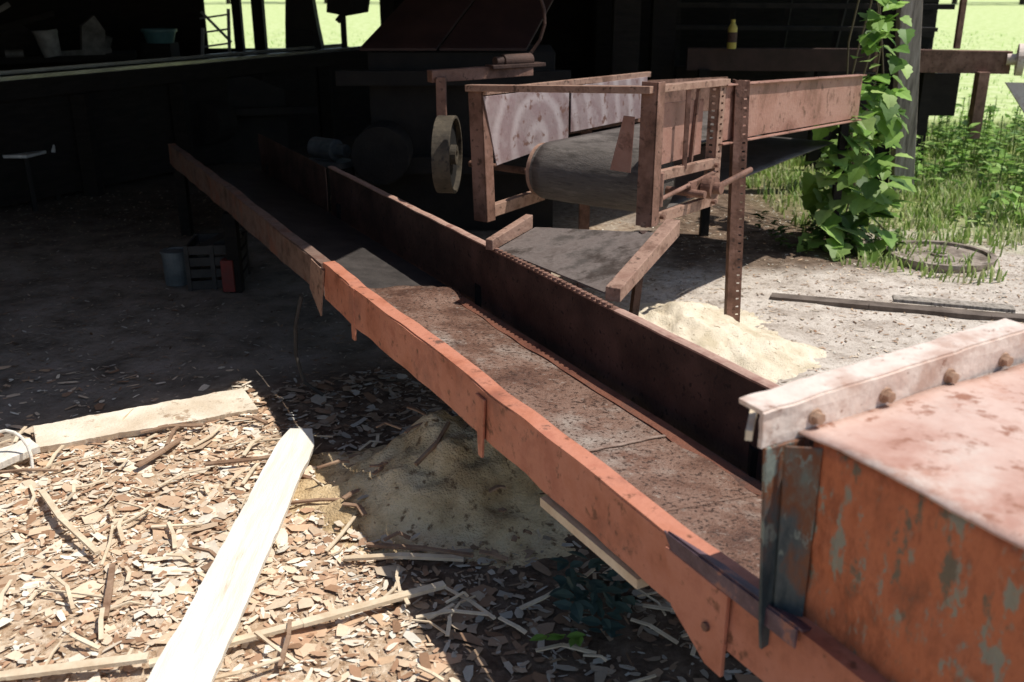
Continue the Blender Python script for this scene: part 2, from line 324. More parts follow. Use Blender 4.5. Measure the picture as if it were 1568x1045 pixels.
mb.obj('flange_angle',M_flange,HB,solid=.009)
mb=MB()
for f in(.165,.41,.655,.885):
    p=A0.lerp(A1,f)*.5+A3.lerp(A2,f)*.5+C(0,-.003,0); mb.cyl(p,p+C(0,-.018,0),.0115,n=6); mb.cyl(p,p+C(0,-.006,0),.015,n=16)
mb.obj('flange_bolts',mat('bolt_rust',[(.28,.16,.10),(.45,.30,.21)],20,.7,.3),HB,bevel=.001)
mb=MB(); mb.prism([C(1.070,1.118,.965),C(1.158,1.118,.965),C(1.158,1.118,.56),C(1.108,1.118,.545),C(1.100,1.118,.60)],C(0,.008,0))
mb.prism([C(1.108,1.110,.965),C(1.158,1.075,.965),C(1.158,1.075,.565),C(1.125,1.110,.56)],C(0,.005,0)); mb.obj('corner_angle',M_teal,HB,bevel=.002)

# ---------------------------------------------------------------- upper conveyor
def U(w_,k,z): return Vector((.58-.8*w_+.6*k,4.24+.6*w_+.8*k,z))
UC=empty('discharge_conveyor')
KE=2.75
zt=lambda k:1.275-.045*k
mb=MB()
mb.grid(lambda u,v:U(.004*nz(u*6,v*2,3),.70+(KE-.7)*u,zt(.7+(KE-.7)*u)-.26*v+.003*nz(u*9,v)),40,6)
mb.obj('side_beam',M_beam,UC,solid=.008)
mb=MB()
mb.prism([U(-.03,.70,zt(.7)+.003),U(-.03,KE,zt(KE)+.003),U(.03,KE,zt(KE)+.003),U(.03,.70,zt(.7)+.003)],(0,0,.008))
mb.prism([U(-.03,.70,zt(.7)-.268),U(-.03,KE,zt(KE)-.268),U(.0,KE,zt(KE)-.268),U(.0,.70,zt(.7)-.268)],(0,0,-.008))
mb.obj('beam_flanges',M_beam,UC,bevel=.002)
mb=MB(); mb.prism([U(.92,.75,1.20),U(.92,KE,1.10),U(.92,KE,.85),U(.92,1.5,.92),U(.92,.75,.93)],U(.008,0,0)-U(0,0,0)); mb.obj('far_side_beam',M_brown,UC)
mb=MB()
mb.prism([U(.885,.09,.86),U(.885,.72,.91),U(.885,.72,1.19),U(.885,-.01,1.20)],U(.006,0,0)-U(0,0,0))
mb.prism([U(.88,.735,.95),U(.88,1.55,.95),U(.88,1.55,1.185),U(.88,.735,1.19)],U(.006,0,0)-U(0,0,0))
mb.obj('scraped_guard_panels',M_panel,UC,bevel=.001)
FR=MB()
def lpost(mbx,p0,p1,wd,t=.008,d1=Vector((-.8,.6,0)),d2=Vector((.6,.8,0))):
    p0=Vector(p0);p1=Vector(p1)
    mbx.prism([p0-d1*wd/2,p0+d1*wd/2,p1+d1*wd/2,p1-d1*wd/2],d2*t)
    mbx.prism([p0-d1*wd/2,p0-d1*wd/2+d2*wd*.8,p1-d1*wd/2+d2*wd*.8,p1-d1*wd/2],d1*t)
lpost(FR,U(.92,0,.59),U(.94,-.01,1.235),.085)
lpost(FR,U(0,0,.695),U(0,0,1.315),.08)
FR.obj('frame_posts',M_brown,UC,bevel=.002)
mb=MB()
mb.beam(U(.98,-.01,1.235),U(-.02,-.01,1.285),.05,.03); mb.beam(U(0,0,1.285),U(0,.74,1.262),.05,.03)
mb.beam(U(.02,.02,.90),U(.0,.69,.885),.03,.045); mb.beam(U(0,0,.715),U(0,.69,.70),.03,.05)
mb.beam(U(.90,0,.635),U(.90,.5,.65),.04,.06); mb.beam(U(.9,0,1.22),U(.9,1.6,1.195),.03,.03)
mb.obj('frame_rails',M_tanrust,UC,bevel=.002)
mb=MB()
def slotted(mbx,p0,p1,wd,d1,n,fill=.68):
    p0=Vector(p0);p1=Vector(p1);d1=Vector(d1)
    for sgn in(-1,1):
        mbx.beam(p0+d1*(sgn*wd*.38),p1+d1*(sgn*wd*.38),.006,wd*.32,up=d1)
    for i in range(n+1):
        p=p0.lerp(p1,i/n); q=p0.lerp(p1,min(1,(i+fill)/n))
        if (q-p).length>1e-4: mbx.beam(p,q,.0058,wd*.46,up=d1)
slotted(mb,U(-.01,.69,.68),U(-.01,.69,1.27),.055,(.6,.8,0),18)
slotted(mb,U(0.02,.665,.68),U(0.02,.665,1.27),.045,(-.8,.6,0),18)
mb.obj('slotted_column',M_tanrust,UC)
mb=MB()
pb=Vector((1.165,4.86,0));pt=Vector((1.12,4.88,1.265))
slotted(mb,pb+Vector((.012,0,0)),pt+Vector((.012,0,0)),.034,(1,0,0),30,.8)
mb.beam(pb+Vector((-.022,0,0)),pt+Vector((-.022,0,0)),.006,.034,up=(1,0,0))
mb.beam(pb+Vector((-.036,.035,0)),pt+Vector((-.036,.035,0)),.07,.007,up=(1,0,0))
mb.beam(pt+Vector((0,.0,-.02)),U(0,.95,1.24),.05,.03)
mb.beam(U(.95,1.0,0),U(.95,1.0,1.0),.06,.06)
mb.obj('support_legs',M_brown,UC)
mb=MB(); mb.beam(U(.95,2.6,0),U(.95,2.6,.9),.06,.06); mb.beam(U(.06,KE-.05,0),U(.06,KE-.05,.9),.05,.05); mb.obj('rear_legs',M_dark,UC)
mb=MB()
mb.prism([U(.05,.04,.93),U(.05,.62,.93),U(.05,.62,1.19),U(.05,.04,1.21)],U(.006,0,0)-U(0,0,0))
mb.prism([U(.17,-.02,.93),U(.06,-.03,.93),U(.05,-.03,1.17),U(.11,-.02,1.17)],(.003,.005,0))
mb.obj('skirt_panel',M_beam,UC,bevel=.001)
mb=MB()
mb.beam(U(.0,.36,.90),U(.0,.36,1.27),.02,.02); mb.beam(U(.04,.50,.90),U(.04,.54,1.26),.015,.015); mb.obj('frame_braces',M_brown,UC)
KD=.34;ZD=.815;RD=.14
mb=MB(); mb.cyl(U(.10,KD,ZD),U(.78,KD,ZD),RD-.008,n=48); mb.obj('drum',M_drum,UC)
mb=MB(); mb.ring(U(.785,KD,ZD),(-.8,.6,0),RD-.03,RD-.006,.02); mb.ring(U(.79,KD,ZD),(-.8,.6,0),.02,.05,.04); mb.obj('drum_rim',M_tanrust,UC)
mb=MB(); mb.cyl(U(-.10,KD+.05,ZD-.03),U(1.3,KD+.05,ZD-.03),.018,n=16); mb.obj('drum_shaft',M_brown,UC)
prof=[]
for i in range(17):
    t=math.pi/2+math.pi*i/16; prof.append((KD+RD*math.cos(t),ZD+RD*math.sin(t)))
prof=[(KE,.90),(2.0,.945)]+prof+[(2.0,.715),(KE,.72)]
mb=MB()
def fnb(u,v):
    i=int(round(u*(len(prof)-1))); return U(.13+.62*v,prof[i][0],prof[i][1]+.003*nz(u*9,v*14))
mb.grid(fnb,len(prof)-1,12); mb.obj('belt',M_drum,UC,solid=.008,smooth=True)
mb=MB()
b0=U(-.045,.50,.80)
mb.cyl(b0,b0+Vector((.8,-.6,0))*.05,.055,n=28); mb.cyl(b0,b0+Vector((.8,-.6,0))*.085,.028,n=20)
mb.prism([U(-.03,.38,.76),U(-.03,.62,.76),U(-.03,.62,.835),U(-.03,.38,.835)],U(.02,0,0)-U(0,0,0))
mb.cyl(U(-.10,.50,.80),Vector((1.18,4.84,.84)),.014,n=12)
mb.cyl(U(-.02,.10,.80),U(-.02,.64,.845),.010,n=10)
mb.cyl(U(-.02,.10,.77),U(-.02,.10,.92),.016,n=10)
for k,z in((.04,.9),(.12,.72),(.64,.88),(.64,.70)): mb.cyl(U(-.02,k,z),U(-.04,k,z),.012,n=6)
mb.obj('bearing_and_takeup',M_brown,UC,bevel=.001)
mb=MB(); pc=Vector((-.33,5.02,.885)); ax=Vector((-.99,.12,0)).normalized()
mb.ring(pc,ax,.18,.195,.09,40); mb.ring(pc,ax,.02,.05,.1,20)
PWm=mat('wheel_tan',[(.04,.032,.023),(.10,.08,.055)],8,.7,.2,speck=(.02,.017,.014),speck_amt=.06,speck_scale=20)
mb.obj('pulley_rim',PWm,UC,bevel=.002)
mb=MB(); mb.cyl(pc-ax*.02,pc+ax*.015,.182,n=40); mb.obj('pulley_disc',M_dark,UC)
mb=MB(); mb.beam(Vector((-.42,5.15,1.26)),Vector((.1,5.45,1.27)),.06,.06); mb.beam(Vector((-.36,5.12,1.02)),Vector((-.36,5.12,1.26)),.06,.05); mb.obj('motor_mount',M_brown,UC,bevel=.003)
mb=MB(); mb.cyl((-.05,5.35,1.32),(.10,5.46,1.32),.035,n=24); mb.cyl((-.09,5.32,1.32),(-.05,5.35,1.32),.025,n=24); mb.beam((-.12,5.3,1.295),(.16,5.5,1.295),.08,.02); mb.obj('motor',M_inner,UC,bevel=.003)
mb=MB(); hp=[(.00,5.42,1.31),(.05,5.46,1.31),(.10,5.5,1.35),(.15,5.5,1.42),(.175,5.5,1.50),(.17,5.5,1.58),(.14,5.5,1.66),(.09,5.5,1.8),(.06,5.5,1.95),(.05,5.6,2.6)]
mb.tube(hp,.009); mb.obj('hose',M_inner,UC)

# chute
CH=empty('feed_chute')
FL=Vector((-.06,3.93,.668));FRr=Vector((.335,3.30,.672));BR=Vector((.585,3.77,.775));BL=Vector((.10,4.12,.715))
mb=MB(); mb.prism([FL,FRr,BR,BL],(0,0,.006)); mb.obj('chute_floor',mat('chute_steel',[(.08,.066,.057),(.16,.13,.115),(.115,.09,.078)],9,.6,.3,patch=(.05,.037,.03),patch_scale=5),CH)
mb=MB(); 
mb.prism([FRr+Vector((-.01,-.03,-.01)),BR+Vector((.02,.0,.0)),BR+Vector((.02,0,.065)),FRr+Vector((-.01,-.03,.04))],Vector((.05,-.03,0)))
mb.prism([FL+Vector((-.02,-.01,0)),BL+Vector((-.01,0,0)),BL+Vector((-.01,0,.06)),FL+Vector((-.02,-.01,.045))],Vector((-.03,.02,0)))
mb.obj('chute_side_boards',M_tanrust,CH,bevel=.003)
mb=MB(); mb.beam(BR+Vector((-.10,.16,-.77)),BR+Vector((-.06,0.04,0)),.03,.03); mb.beam(BL+Vector((.05,0,-.71)),BL+Vector((.05,0,0)),.04,.04); mb.obj('chute_legs',M_inner,CH)

# ---------------------------------------------------------------- shed
SH=empty('sawmill_shed')
roof=[(-12,-2.9),(.10,3.88),(.36,4.9),(1.25,6.2),(3.0,8.3),(4.9,12.0),(4.9,13.2),(-12,13.2)]  # unseen roof, outline notched to shape which parts catch sun
mb=MB(); mb.prism([(x,y,2.62) for x,y in roof],(0,0,.04)); mb.obj('roof',M_roof,SH)
mb=MB()
for i in range(14):
    z=.19*i+.1; o=.006*(i%2)
    if i<5: mb.beam((-12,12.6+o,z),(.95,12.6+o,z),.04,.2)
    elif i<9:
        for x0,x1 in((-12,-3.75),(-1.50,.95)): mb.beam((x0,12.6+o,z),(x1,12.6+o,z),.04,.2)
    else: mb.beam((-12,12.6+o,z),(.95,12.6+o,z),.04,.2)
    mb.beam((.95,11.6+o,z),(4.75,11.55+o,z),.05,.2)
    mb.beam((-9.5+o,-1.0,z),(-9.5+o,12.55,z),.04,.2)
mb.prism([(.93,11.65,0),(.93,12.6,0),(.93,12.6,2.6),(.93,11.65,2.6)],(.03,0,0))
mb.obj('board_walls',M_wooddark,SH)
mb=MB()
for x,y,wd in((-3.3,12.4,.10),(-3.02,12.3,.13),(-1.5,12.4,.15),(.95,8.6,.22),(1.45,9.9,.22),(-6.5,3,.16),(-1.0,12.4,.15)): mb.beam((x,y,0),(x,y,2.62),wd,wd)
mb.obj('inner_posts',M_wooddark,SH)
mb=MB(); mb.prism([(3.26,8.29,0),(3.42,8.26,0),(3.19,8.28,2.62),(3.02,8.31,2.62)],(0,.12,0)); mb.obj('outer_post',M_woodgrey,SH,bevel=.006)
mb=MB(); mb.beam((3.20,8.45,0),(2.98,8.45,2.62),.10,.10); mb.obj('outer_post_backing',M_wooddark,SH)
TI=MB()
for i in range(5): TI.beam((1.3+.5*i,10.9,.1),(1.2+.62*i,11.4,1.6+.1*R()),.06,.05)
TI.beam((1.6,10.8,1.28),(4.4,10.7,1.26),.2,.04); TI.beam((1.6,10.9,1.5),(4.6,10.8,1.48),.12,.05)
TI.obj('stored_timbers',mat('dim_timber',[(.012,.01,.008),(.03,.024,.018)],6,.9,.2))

BB=empty('log_deck_conveyor')
mb=MB(); mb.beam((1.65,9.6,1.04),(3.35,9.45,1.04),.12,.20); mb.obj('dark_beam',mat('dim_rust',[(.03,.017,.012),(.055,.028,.022)],6,.7,.2),BB)
mb=MB(); mb.beam((3.35,9.45,1.04),(4.55,9.3,1.03),.12,.20); mb.beam((4.3,9.25,.35),(4.3,9.25,.95),.10,.10); mb.beam((4.05,9.3,1.15),(4.05,9.3,1.7),.05,.05); mb.obj('rust_beam',M_brown,BB,bevel=.004)
mb=MB(); mb.ring((4.60,9.2,1.06),(1,-.4,0),.02,.14,.06,24); mb.cyl((4.5,9.25,1.06),(5.1,9.0,1.06),.05,n=16); mb.prism([(4.50,9.2,.86),(5.4,9.0,.86),(5.4,8.8,.35),(4.75,9.0,.45)],(0,.02,0)); mb.obj('end_roller_chute',M_flange,BB,bevel=.002)
mb=MB(); 
for x in(1.8,2.9,3.9,5.2): mb.beam((x,9.5,0),(x,9.5,.95),.1,.1)
mb.prism([(3.3,9.7,.5),(4.3,9.7,.5),(4.3,9.7,.9),(3.3,9.7,.9)],(0,.05,0))
mb.prism([(1.6,9.9,.05),(3.6,9.9,.05),(3.6,9.9,.95),(1.6,9.9,.95)],(0,.05,0))
mb.obj('beam_legs',M_wooddark,BB)
yb=empty('oil_bottle'); mb=MB(); mb.cyl((2.02,9.4,1.145),(2.02,9.4,1.33),.042,n=20); mb.cyl((2.02,9.4,1.33),(2.02,9.4,1.37),.042,.018,n=20); mb.cyl((2.02,9.4,1.37),(2.02,9.4,1.40),.02,n=12); mb.obj('bottle_body',M_yellow,yb)
mb=MB(); mb.cyl((2.02,9.4,1.20),(2.02,9.4,1.29),.0435,n=20,caps=False); mb.obj('bottle_label',M_inner,yb)

TR=empty('carriage_track')
mb=MB()
a=Vector((-4.6,6.46,1.0));b=Vector((-1.55,12.08,1.0)); off=Vector((-.45,.24,0))
for o in(Vector((0,0,0)),off): mb.beam(a+o+Vector((0,0,.02)),b+o+Vector((0,0,.02)),.025,.03)
mb.obj('rail_heads',M_shine,TR)
mb=MB()
for o in(Vector((0,0,0)),off): mb.beam(a+o-Vector((0,0,.07)),b+o-Vector((0,0,.07)),.08,.14)
for i in range(7):
    p=a.lerp(b,i/6); mb.beam(p+Vector((0,0,-.2)),p+off+Vector((0,0,-.2)),.1,.1); mb.beam(Vector((p.x,p.y,0)),p-Vector((0,0,.15)),.12,.12); q=p+off; mb.beam(Vector((q.x,q.y,0)),q-Vector((0,0,.15)),.12,.12)
sk_=off.normalized()*.05
mb.prism([a+sk_-Vector((0,0,.95)),b+sk_-Vector((0,0,.95)),b+sk_-Vector((0,0,.15)),a+sk_-Vector((0,0,.15))],off*.1)
mb.obj('track_timbers',M_wooddark,TR)
HD=empty('edger_machine')
mb=MB()
mb.prism([(-1.05,7.0,1.27),(-.52,7.0,1.27),(-.22,7.7,1.66),(-.75,7.7,1.62)],(0,0,.02))
mb.prism([(-.50,7.0,1.27),(.10,7.0,1.27),(.35,7.7,1.66),(-.20,7.7,1.66)],(0,0,.02))
mb.obj('sloped_hoods',M_darkred,HD,bevel=.004)
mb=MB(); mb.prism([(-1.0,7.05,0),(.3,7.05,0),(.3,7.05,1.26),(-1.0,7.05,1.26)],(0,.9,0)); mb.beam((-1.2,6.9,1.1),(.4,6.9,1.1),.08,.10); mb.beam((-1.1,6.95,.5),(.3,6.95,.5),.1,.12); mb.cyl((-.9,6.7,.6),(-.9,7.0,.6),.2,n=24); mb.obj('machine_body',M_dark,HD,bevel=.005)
MT=empty('gear_motor'); mb=MB(); mb.cyl((-1.42,7.1,.60),(-1.24,6.97,.60),.075,n=24); mb.cyl((-1.24,6.97,.60),(-1.16,6.92,.60),.045,n=20); mb.beam((-1.45,7.15,.50),(-1.15,6.95,.50),.2,.04); mb.obj('motor_shell',mat('dim_steel',[(.05,.06,.06),(.12,.13,.13)],9,.5,.1),MT,bevel=.004)
mb=MB(); mb.beam((-1.4,7.1,0),(-1.4,7.1,.48),.1,.1); mb.beam((-1.18,6.97,0),(-1.18,6.97,.48),.1,.1); mb.obj('motor_stand',M_dark,MT)
SM=empty('planer_machine'); mb=MB(); mb.prism([(-3.3,9.6,0),(-2.3,10.2,0),(-2.3,10.2,.7),(-2.6,10.0,.85),(-3.3,9.6,.8)],(-.4,.6,0)); mb.cyl((-2.95,9.5,.45),(-2.85,9.75,.45),.2,n=24); mb.beam((-3.5,9.4,.55),(-2.0,10.2,.5),.12,.08); mb.obj('planer_body',M_dark,SM,bevel=.01)

WB=empty('workbench'); mb=MB(); mb.prism([(-5.7,9.8,.95),(-4.0,10.8,.95),(-4.2,11.4,.95),(-5.9,10.4,.95)],(0,0,.06))
for x,y in((-5.6,9.9),(-4.1,10.8),(-5.8,10.3),(-4.3,11.3)): mb.beam((x,y,0),(x,y,.95),.08,.08)
mb.prism([(-5.2,10.3,1.01),(-4.85,10.5,1.01),(-4.85,10.5,1.2),(-5.0,10.4,1.34),(-5.2,10.3,1.2)],(-.1,.2,0)); mb.cyl((-4.5,10.75,1.01),(-4.5,10.75,1.30),.06,.05,n=16); mb.beam((-5.6,10.1,1.15),(-4.7,10.6,1.42),.05,.05)
mb.obj('bench_top_and_legs',M_wooddark,WB)
dimit=mat('dim_shop_items',[(.05,.047,.043),(.12,.115,.105)],9,.6,.1)
mb=MB(); mb.prism([(-5.45,10.0,1.01),(-5.25,10.1,1.01),(-5.28,10.1,1.22),(-5.5,10.0,1.16)],(-.05,.12,0)); mb.cyl((-4.35,10.85,1.01),(-4.28,10.85,1.18),.05,n=12); mb.cyl((-5.05,10.15,1.05),(-4.9,10.22,1.05),.04,n=12); mb.beam((-4.7,10.45,1.03),(-4.2,10.7,1.05),.06,.05); mb.beam((-5.3,10.02,1.3),(-4.95,10.2,1.52),.05,.05)
mb.prism([(-4.45,10.55,1.01),(-4.25,10.65,1.01),(-4.22,10.65,1.25),(-4.3,10.62,1.4),(-4.42,10.56,1.3)],(-.04,.05,0)); mb.obj('bench_tools',dimit,WB)
BK=empty('white_bucket'); mb=MB(); mb.cyl((-4.68,10.38,1.01),(-4.72,10.37,1.26),.085,.115,n=28); mb.ring((-4.72,10.37,1.25),(0,0,1),.11,.122,.018); mb.obj('bucket_shell',mat('dim_white',[(.10,.10,.095),(.24,.24,.23)],8,.5,.05),BK)
TB=empty('blue_tub'); mb=MB(); mb.cyl((-3.85,11.2,1.1),(-3.85,11.2,1.24),.14,.18,n=28); mb.ring((-3.85,11.2,1.23),(0,0,1),.17,.19,.03); mb.obj('tub_shell',M_blue,TB); mb=MB(); mb.beam((-3.85,11.2,0),(-3.85,11.2,1.1),.3,.3); mb.obj('tub_stand',M_wooddark,TB)
LD=empty('steel_rack'); mb=MB()
mb.beam((-3.55,11.3,0),(-3.40,11.3,1.25),.03,.03); mb.beam((-3.2,11.3,0),(-3.1,11.3,1.45),.03,.03); mb.beam((-3.1,11.3,1.1),(-3.4,11.3,1.42),.025,.025)
for z in(1.05,1.2,1.35): mb.beam((-3.42,11.3,z),(-3.12,11.3,z+.04),.02,.02)
mb.obj('rack_frame',mat('dim_frame',[(.10,.10,.11),(.16,.16,.17)],8,.5,.05),LD)
SP=empty('band_saw_head'); mb=MB(); mb.beam((-2.42,11.9,0),(-2.42,11.9,1.2),.25,.25); mb.prism([(-2.62,11.8,1.0),(-2.2,11.8,1.0),(-2.24,11.8,1.25),(-2.3,11.8,1.75),(-2.56,11.8,1.75),(-2.6,11.8,1.3)],(0,.2,0)); mb.beam((-1.95,11.9,0),(-1.95,11.9,1.6),.06,.06); mb.prism([(-2.12,11.8,1.40),(-1.9,11.8,1.36),(-1.66,11.8,1.40),(-1.62,11.8,1.6),(-2.1,11.8,1.6)],(0,.14,0)); mb.beam((-2.0,11.8,1.3),(-1.75,11.8,1.6),.06,.06); mb.obj('saw_column',M_dark,SP)
CHR=empty('broken_chair'); mb=MB()
cx,cy=-3.98,7.9
mb.prism([(cx-.22,cy-.2,.42),(cx+.18,cy-.2,.42),(cx+.18,cy+.22,.40),(cx-.2,cy+.22,.40)],(0,0,.025))
mb.tube([(cx-.2,cy+.2,.4),(cx-.21,cy+.27,.6),(cx-.12,cy+.3,.72),(cx+.12,cy+.3,.72),(cx+.19,cy+.27,.62),(cx+.2,cy+.2,.4)],.025)
mb.prism([(cx-.2,cy+.24,.5),(cx+.1,cy+.26,.52),(cx+.05,cy+.3,.70),(cx-.18,cy+.3,.70)],(0,.01,0))
mb.obj('chair_shell',mat('dull_white',[(.30,.30,.29),(.55,.55,.52)],8,.6,.05),CHR,bevel=.004)
mb=MB()
for x,y in((-.2,-.18),(.16,-.18),(-.18,.2),(.16,.2)): mb.beam((cx+x*1.1,cy+y*1.1,0),(cx+x,cy+y,.42),.035,.035)
mb.obj('chair_legs',M_dark,CHR)
CN=empty('metal_can'); mb=MB(); mb.cyl((-2.02,5.70,0),(-2.02,5.70,.20),.075,.08,n=28); mb.ring((-2.02,5.70,.20),(0,0,1),.065,.085,.012); mb.obj('can_shell',mat('dirty_can',[(.07,.08,.082),(.14,.15,.15)],9,.5,.1),CN)
CR=empty('plastic_crate'); mb=MB()
for z in(.03,.10,.17,.24): 
    for p,q in(((-1.90,5.55),(-1.62,5.6)),((-1.62,5.6),(-1.65,5.9)),((-1.65,5.9),(-1.93,5.85)),((-1.93,5.85),(-1.90,5.55))): mb.beam((*p,z),(*q,z),.012,.05)
for p in((-1.90,5.55),(-1.62,5.6),(-1.65,5.9),(-1.93,5.85),(-1.76,5.575)): mb.beam((*p,0),(*p,.27),.025,.025)
mb.beam((-1.88,5.62,.2),(-1.66,5.8,.29),.1,.05)
mb.obj('crate_slats',mat('crate_grey',[(.025,.022,.02),(.05,.044,.04)],8,.6,.1),CR)

# ---------------------------------------------------------------- slabs and sticks
def slab(name,p0,p1,w0,w1,t,m,taper=True,seed=0):
    mb=MB();p0=Vector(p0);p1=Vector(p1);a=(p1-p0);a.normalize();sd=a.cross(Vector((0,0,1))).normalized();n=60
    vs=[]
    for i in range(n+1):
        f=i/n;p=p0.lerp(p1,f)
        e1=1+.10*nz(f*7,seed)+.05*nz(f*30,seed)+.04*nz(f*70,seed); e2=1+.10*nz(f*7,seed+9)+.05*nz(f*30,seed+9)+.04*nz(f*70,seed+9)
        wd=(w0+(w1-w0)*f)/2
        if taper and f>.94: k=(1-f)/.06; e1*=.75+.25*k; e2*=.5+.5*k+.1*nz(f*200,3)
        c=p+sd*(.006*nz(f*4,seed,5))+Vector((0,0,.006*nz(f*9,seed,9)))
        vs+=[c-sd*wd*e1,c+sd*wd*e2,c+sd*wd*.92*e2-Vector((0,0,t)),c-sd*wd*.92*e1-Vector((0,0,t))]
    fs=[(3,2,1,0)]
    for i in range(n):
        for k in range(4): fs.append((i*4+k,i*4+(k+1)%4,(i+1)*4+(k+1)%4,(i+1)*4+k))
    fs.append((n*4,n*4+1,n*4+2,n*4+3)); mb.add(vs,fs)
    return mb.obj(name,m,bevel=.002)
slab('white_board',(-.83,1.2,.08),(-.81,3.46,.08),.17,.14,.03,M_slab,seed=1)
slab('white_board',(-1.86,3.46,.045),(-1.12,3.86,.035),.22,.26,.03,M_palegnd,False,seed=2)
slab('white_board',(-2.05,3.08,.05),(-1.80,3.34,.08),.13,.10,.03,M_slab,False,seed=3)
SK=MB()
def stick(p0,p1,w_,t):
    p0=Vector(p0);p1=Vector(p1);m_=p0.lerp(p1,.5)+Vector((U_(-.02,.02),U_(-.02,.02),U_(0,.015)))
    SK.beam(p0,m_,w_,t);SK.beam(m_,p1,w_*.9,t*.9)
stick((-.20,2.48,.03),(-.95,2.12,.03),.026,.012)
stick((-.95,2.12,.05),(-1.6,2.02,.02),.03,.012)
stick((-.15,2.62,.03),(-.52,2.62,.03),.022,.01)
stick((-1.65,3.05,.03),(-1.28,2.62,.05),.02,.012)
for i in range(190):
    x=U_(-2.6,.6);y=U_(2.0,3.6);t=R()*3.14;l=U_(.06,.22)
    stick((x,y,.025),(x+math.cos(t)*l,y+math.sin(t)*l,U_(.02,.05)),U_(.004,.014),.005)
SK.obj('wood_sticks',M_stick)
BKK=MB(); SK=BKK
for i in range(26):
    x=U_(-2.3,.55);y=U_(2.1,3.7);t=R()*3.14;l=U_(.08,.3)
    stick((x,y,.03),(x+math.cos(t)*l,y+math.sin(t)*l,U_(.03,.06)),U_(.01,.026),.008)
stick((-.32,2.92,.20),(-.22,3.10,.27),.012,.012); stick((-.46,2.70,.03),(-.12,2.62,.04),.015,.01)
for i in range(22):
    a_=R()*6.28; r_=U_(.3,.95); x=-.18+.5*r_*math.cos(a_); y=3.0+.42*r_*math.sin(a_)-.05; z=.29*math.exp(-(math.hypot((x+.18)/.6,(y-3.12)/.46)*1.55)**2)+.01
    stick((x,y,z),(x+U_(-.1,.1),y+U_(-.08,.08),z+U_(-.01,.03)),U_(.008,.02),.006)
BKK.obj('bark_strips',mat('bark',[(.18,.10,.06),(.36,.24,.16)],12,.9,.4))
mb=MB(); pts=[Vector((-1.86,3.22,.03))+Vector((.10*math.cos(t),.05*math.sin(t)*1.0,.13*math.sin(t))) for t in[math.pi*i/10 for i in range(9)]]
mb.tube(pts,.006); mb.obj('bent_root',M_slab)
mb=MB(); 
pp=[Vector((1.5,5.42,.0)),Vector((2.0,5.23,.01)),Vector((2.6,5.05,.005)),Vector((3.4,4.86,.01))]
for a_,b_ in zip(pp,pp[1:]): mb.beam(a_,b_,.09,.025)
mb.obj('shadow_band_strip',mat('shadow_band_tone',[(.08,.06,.047),(.17,.135,.11)],8,.9,.3))  # added dark strip in place of a shadow band on the ground
mb=MB(); mb.beam((2.15,5.28,.035),(2.75,5.10,.03),.09,.02); mb.obj('grey_plank',M_woodgrey,bevel=.003)
# thin round steel saw blade / lid lying flat in the dirt
mb=MB(); mb.cyl((2.82,6.25,-.01),(2.82,6.25,.025),.33,n=44); mb.ring((2.82,6.25,.03),(0,0,1),.30,.335,.03,44); mb.ring((2.82,6.25,.03),(0,0,1),.03,.06,.02,20); mb.obj('round_metal_lid',mat('dirty_lid',[(.10,.075,.055),(.26,.21,.17),(.40,.34,.29)],7,.8,.3))

# chips
CHP=MB()
pal=[(.78,.62,.45),(.88,.77,.62),(.70,.52,.36),(.60,.41,.26),(.38,.22,.13),(.90,.83,.70),(.64,.44,.29),(.76,.60,.44),(.84,.71,.55),(.52,.32,.20)]
def chip(x,y,z,L_,W_,col,tilt=.20):
    a=R()*6.283;ca,sa=math.cos(a),math.sin(a);t1=U_(-tilt,tilt);t2=U_(-tilt,tilt)
    pts=[(-.5,-.35),(-.1,-.5),(.5,-.3),(.42,.35),(0,.5),(-.45,.3)]
    vs=[]
    for px,py in pts:
        px*=L_*U_(.7,1.15);py*=W_*U_(.5,1.25)
        zz=z+px*t1+py*t2
        vs.append((x+px*ca-py*sa,y+px*sa+py*ca,max(zz,.001+gz(x,y)*.5)))
    CHP.add(vs,[(0,1,2,3,4,5)],col)
def mz(x,y):
    z=gz(x,y)
    r=math.hypot((x+.18)/.60,(y-3.12)/.46); z=max(z,.29*math.exp(-(r*1.55)**2)-.02 if r<1.2 else z); return z
for i in range(46000):
    x=U_(-3.2,1.0);y=U_(1.8,4.3)
    q=-.545*x+.84*y
    s_=.885*x+.465*y
    if q>3.95 and R()<.93: continue
    r=math.hypot((x+.18)/.60,(y-3.12)/.46)
    if r<.9 and R()<.96: continue
    if nz(x*2.5,y*2.5,4)<-.15 and R()<.5: continue
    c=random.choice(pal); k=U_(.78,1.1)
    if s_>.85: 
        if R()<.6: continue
        k*=.58  # chips inside the conveyor's shadow coloured darker
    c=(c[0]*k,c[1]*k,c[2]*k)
    b_=R()
    Ln=U_(.008,.03) if b_<.66 else (U_(.03,.065) if b_<.965 else U_(.065,.13))
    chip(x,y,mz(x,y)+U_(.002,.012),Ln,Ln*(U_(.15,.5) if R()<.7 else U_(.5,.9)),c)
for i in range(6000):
    x=U_(-5,-.3);y=U_(4,8.5); c=random.choice(pal);k=U_(.3,.7)  # chips under the roof coloured darker for the shade
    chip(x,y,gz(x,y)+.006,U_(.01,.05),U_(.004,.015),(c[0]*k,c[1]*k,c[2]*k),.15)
for i in range(9000):
    x=U_(.6,5);y=U_(3.2,8.4); c=random.choice(pal);k=U_(.3,1)
    chip(x,y,gz(x,y)+.004,U_(.01,.045),U_(.004,.014),(c[0]*k,c[1]*k,c[2]*k),.15)
CHP.obj('wood_chips',M_chips)

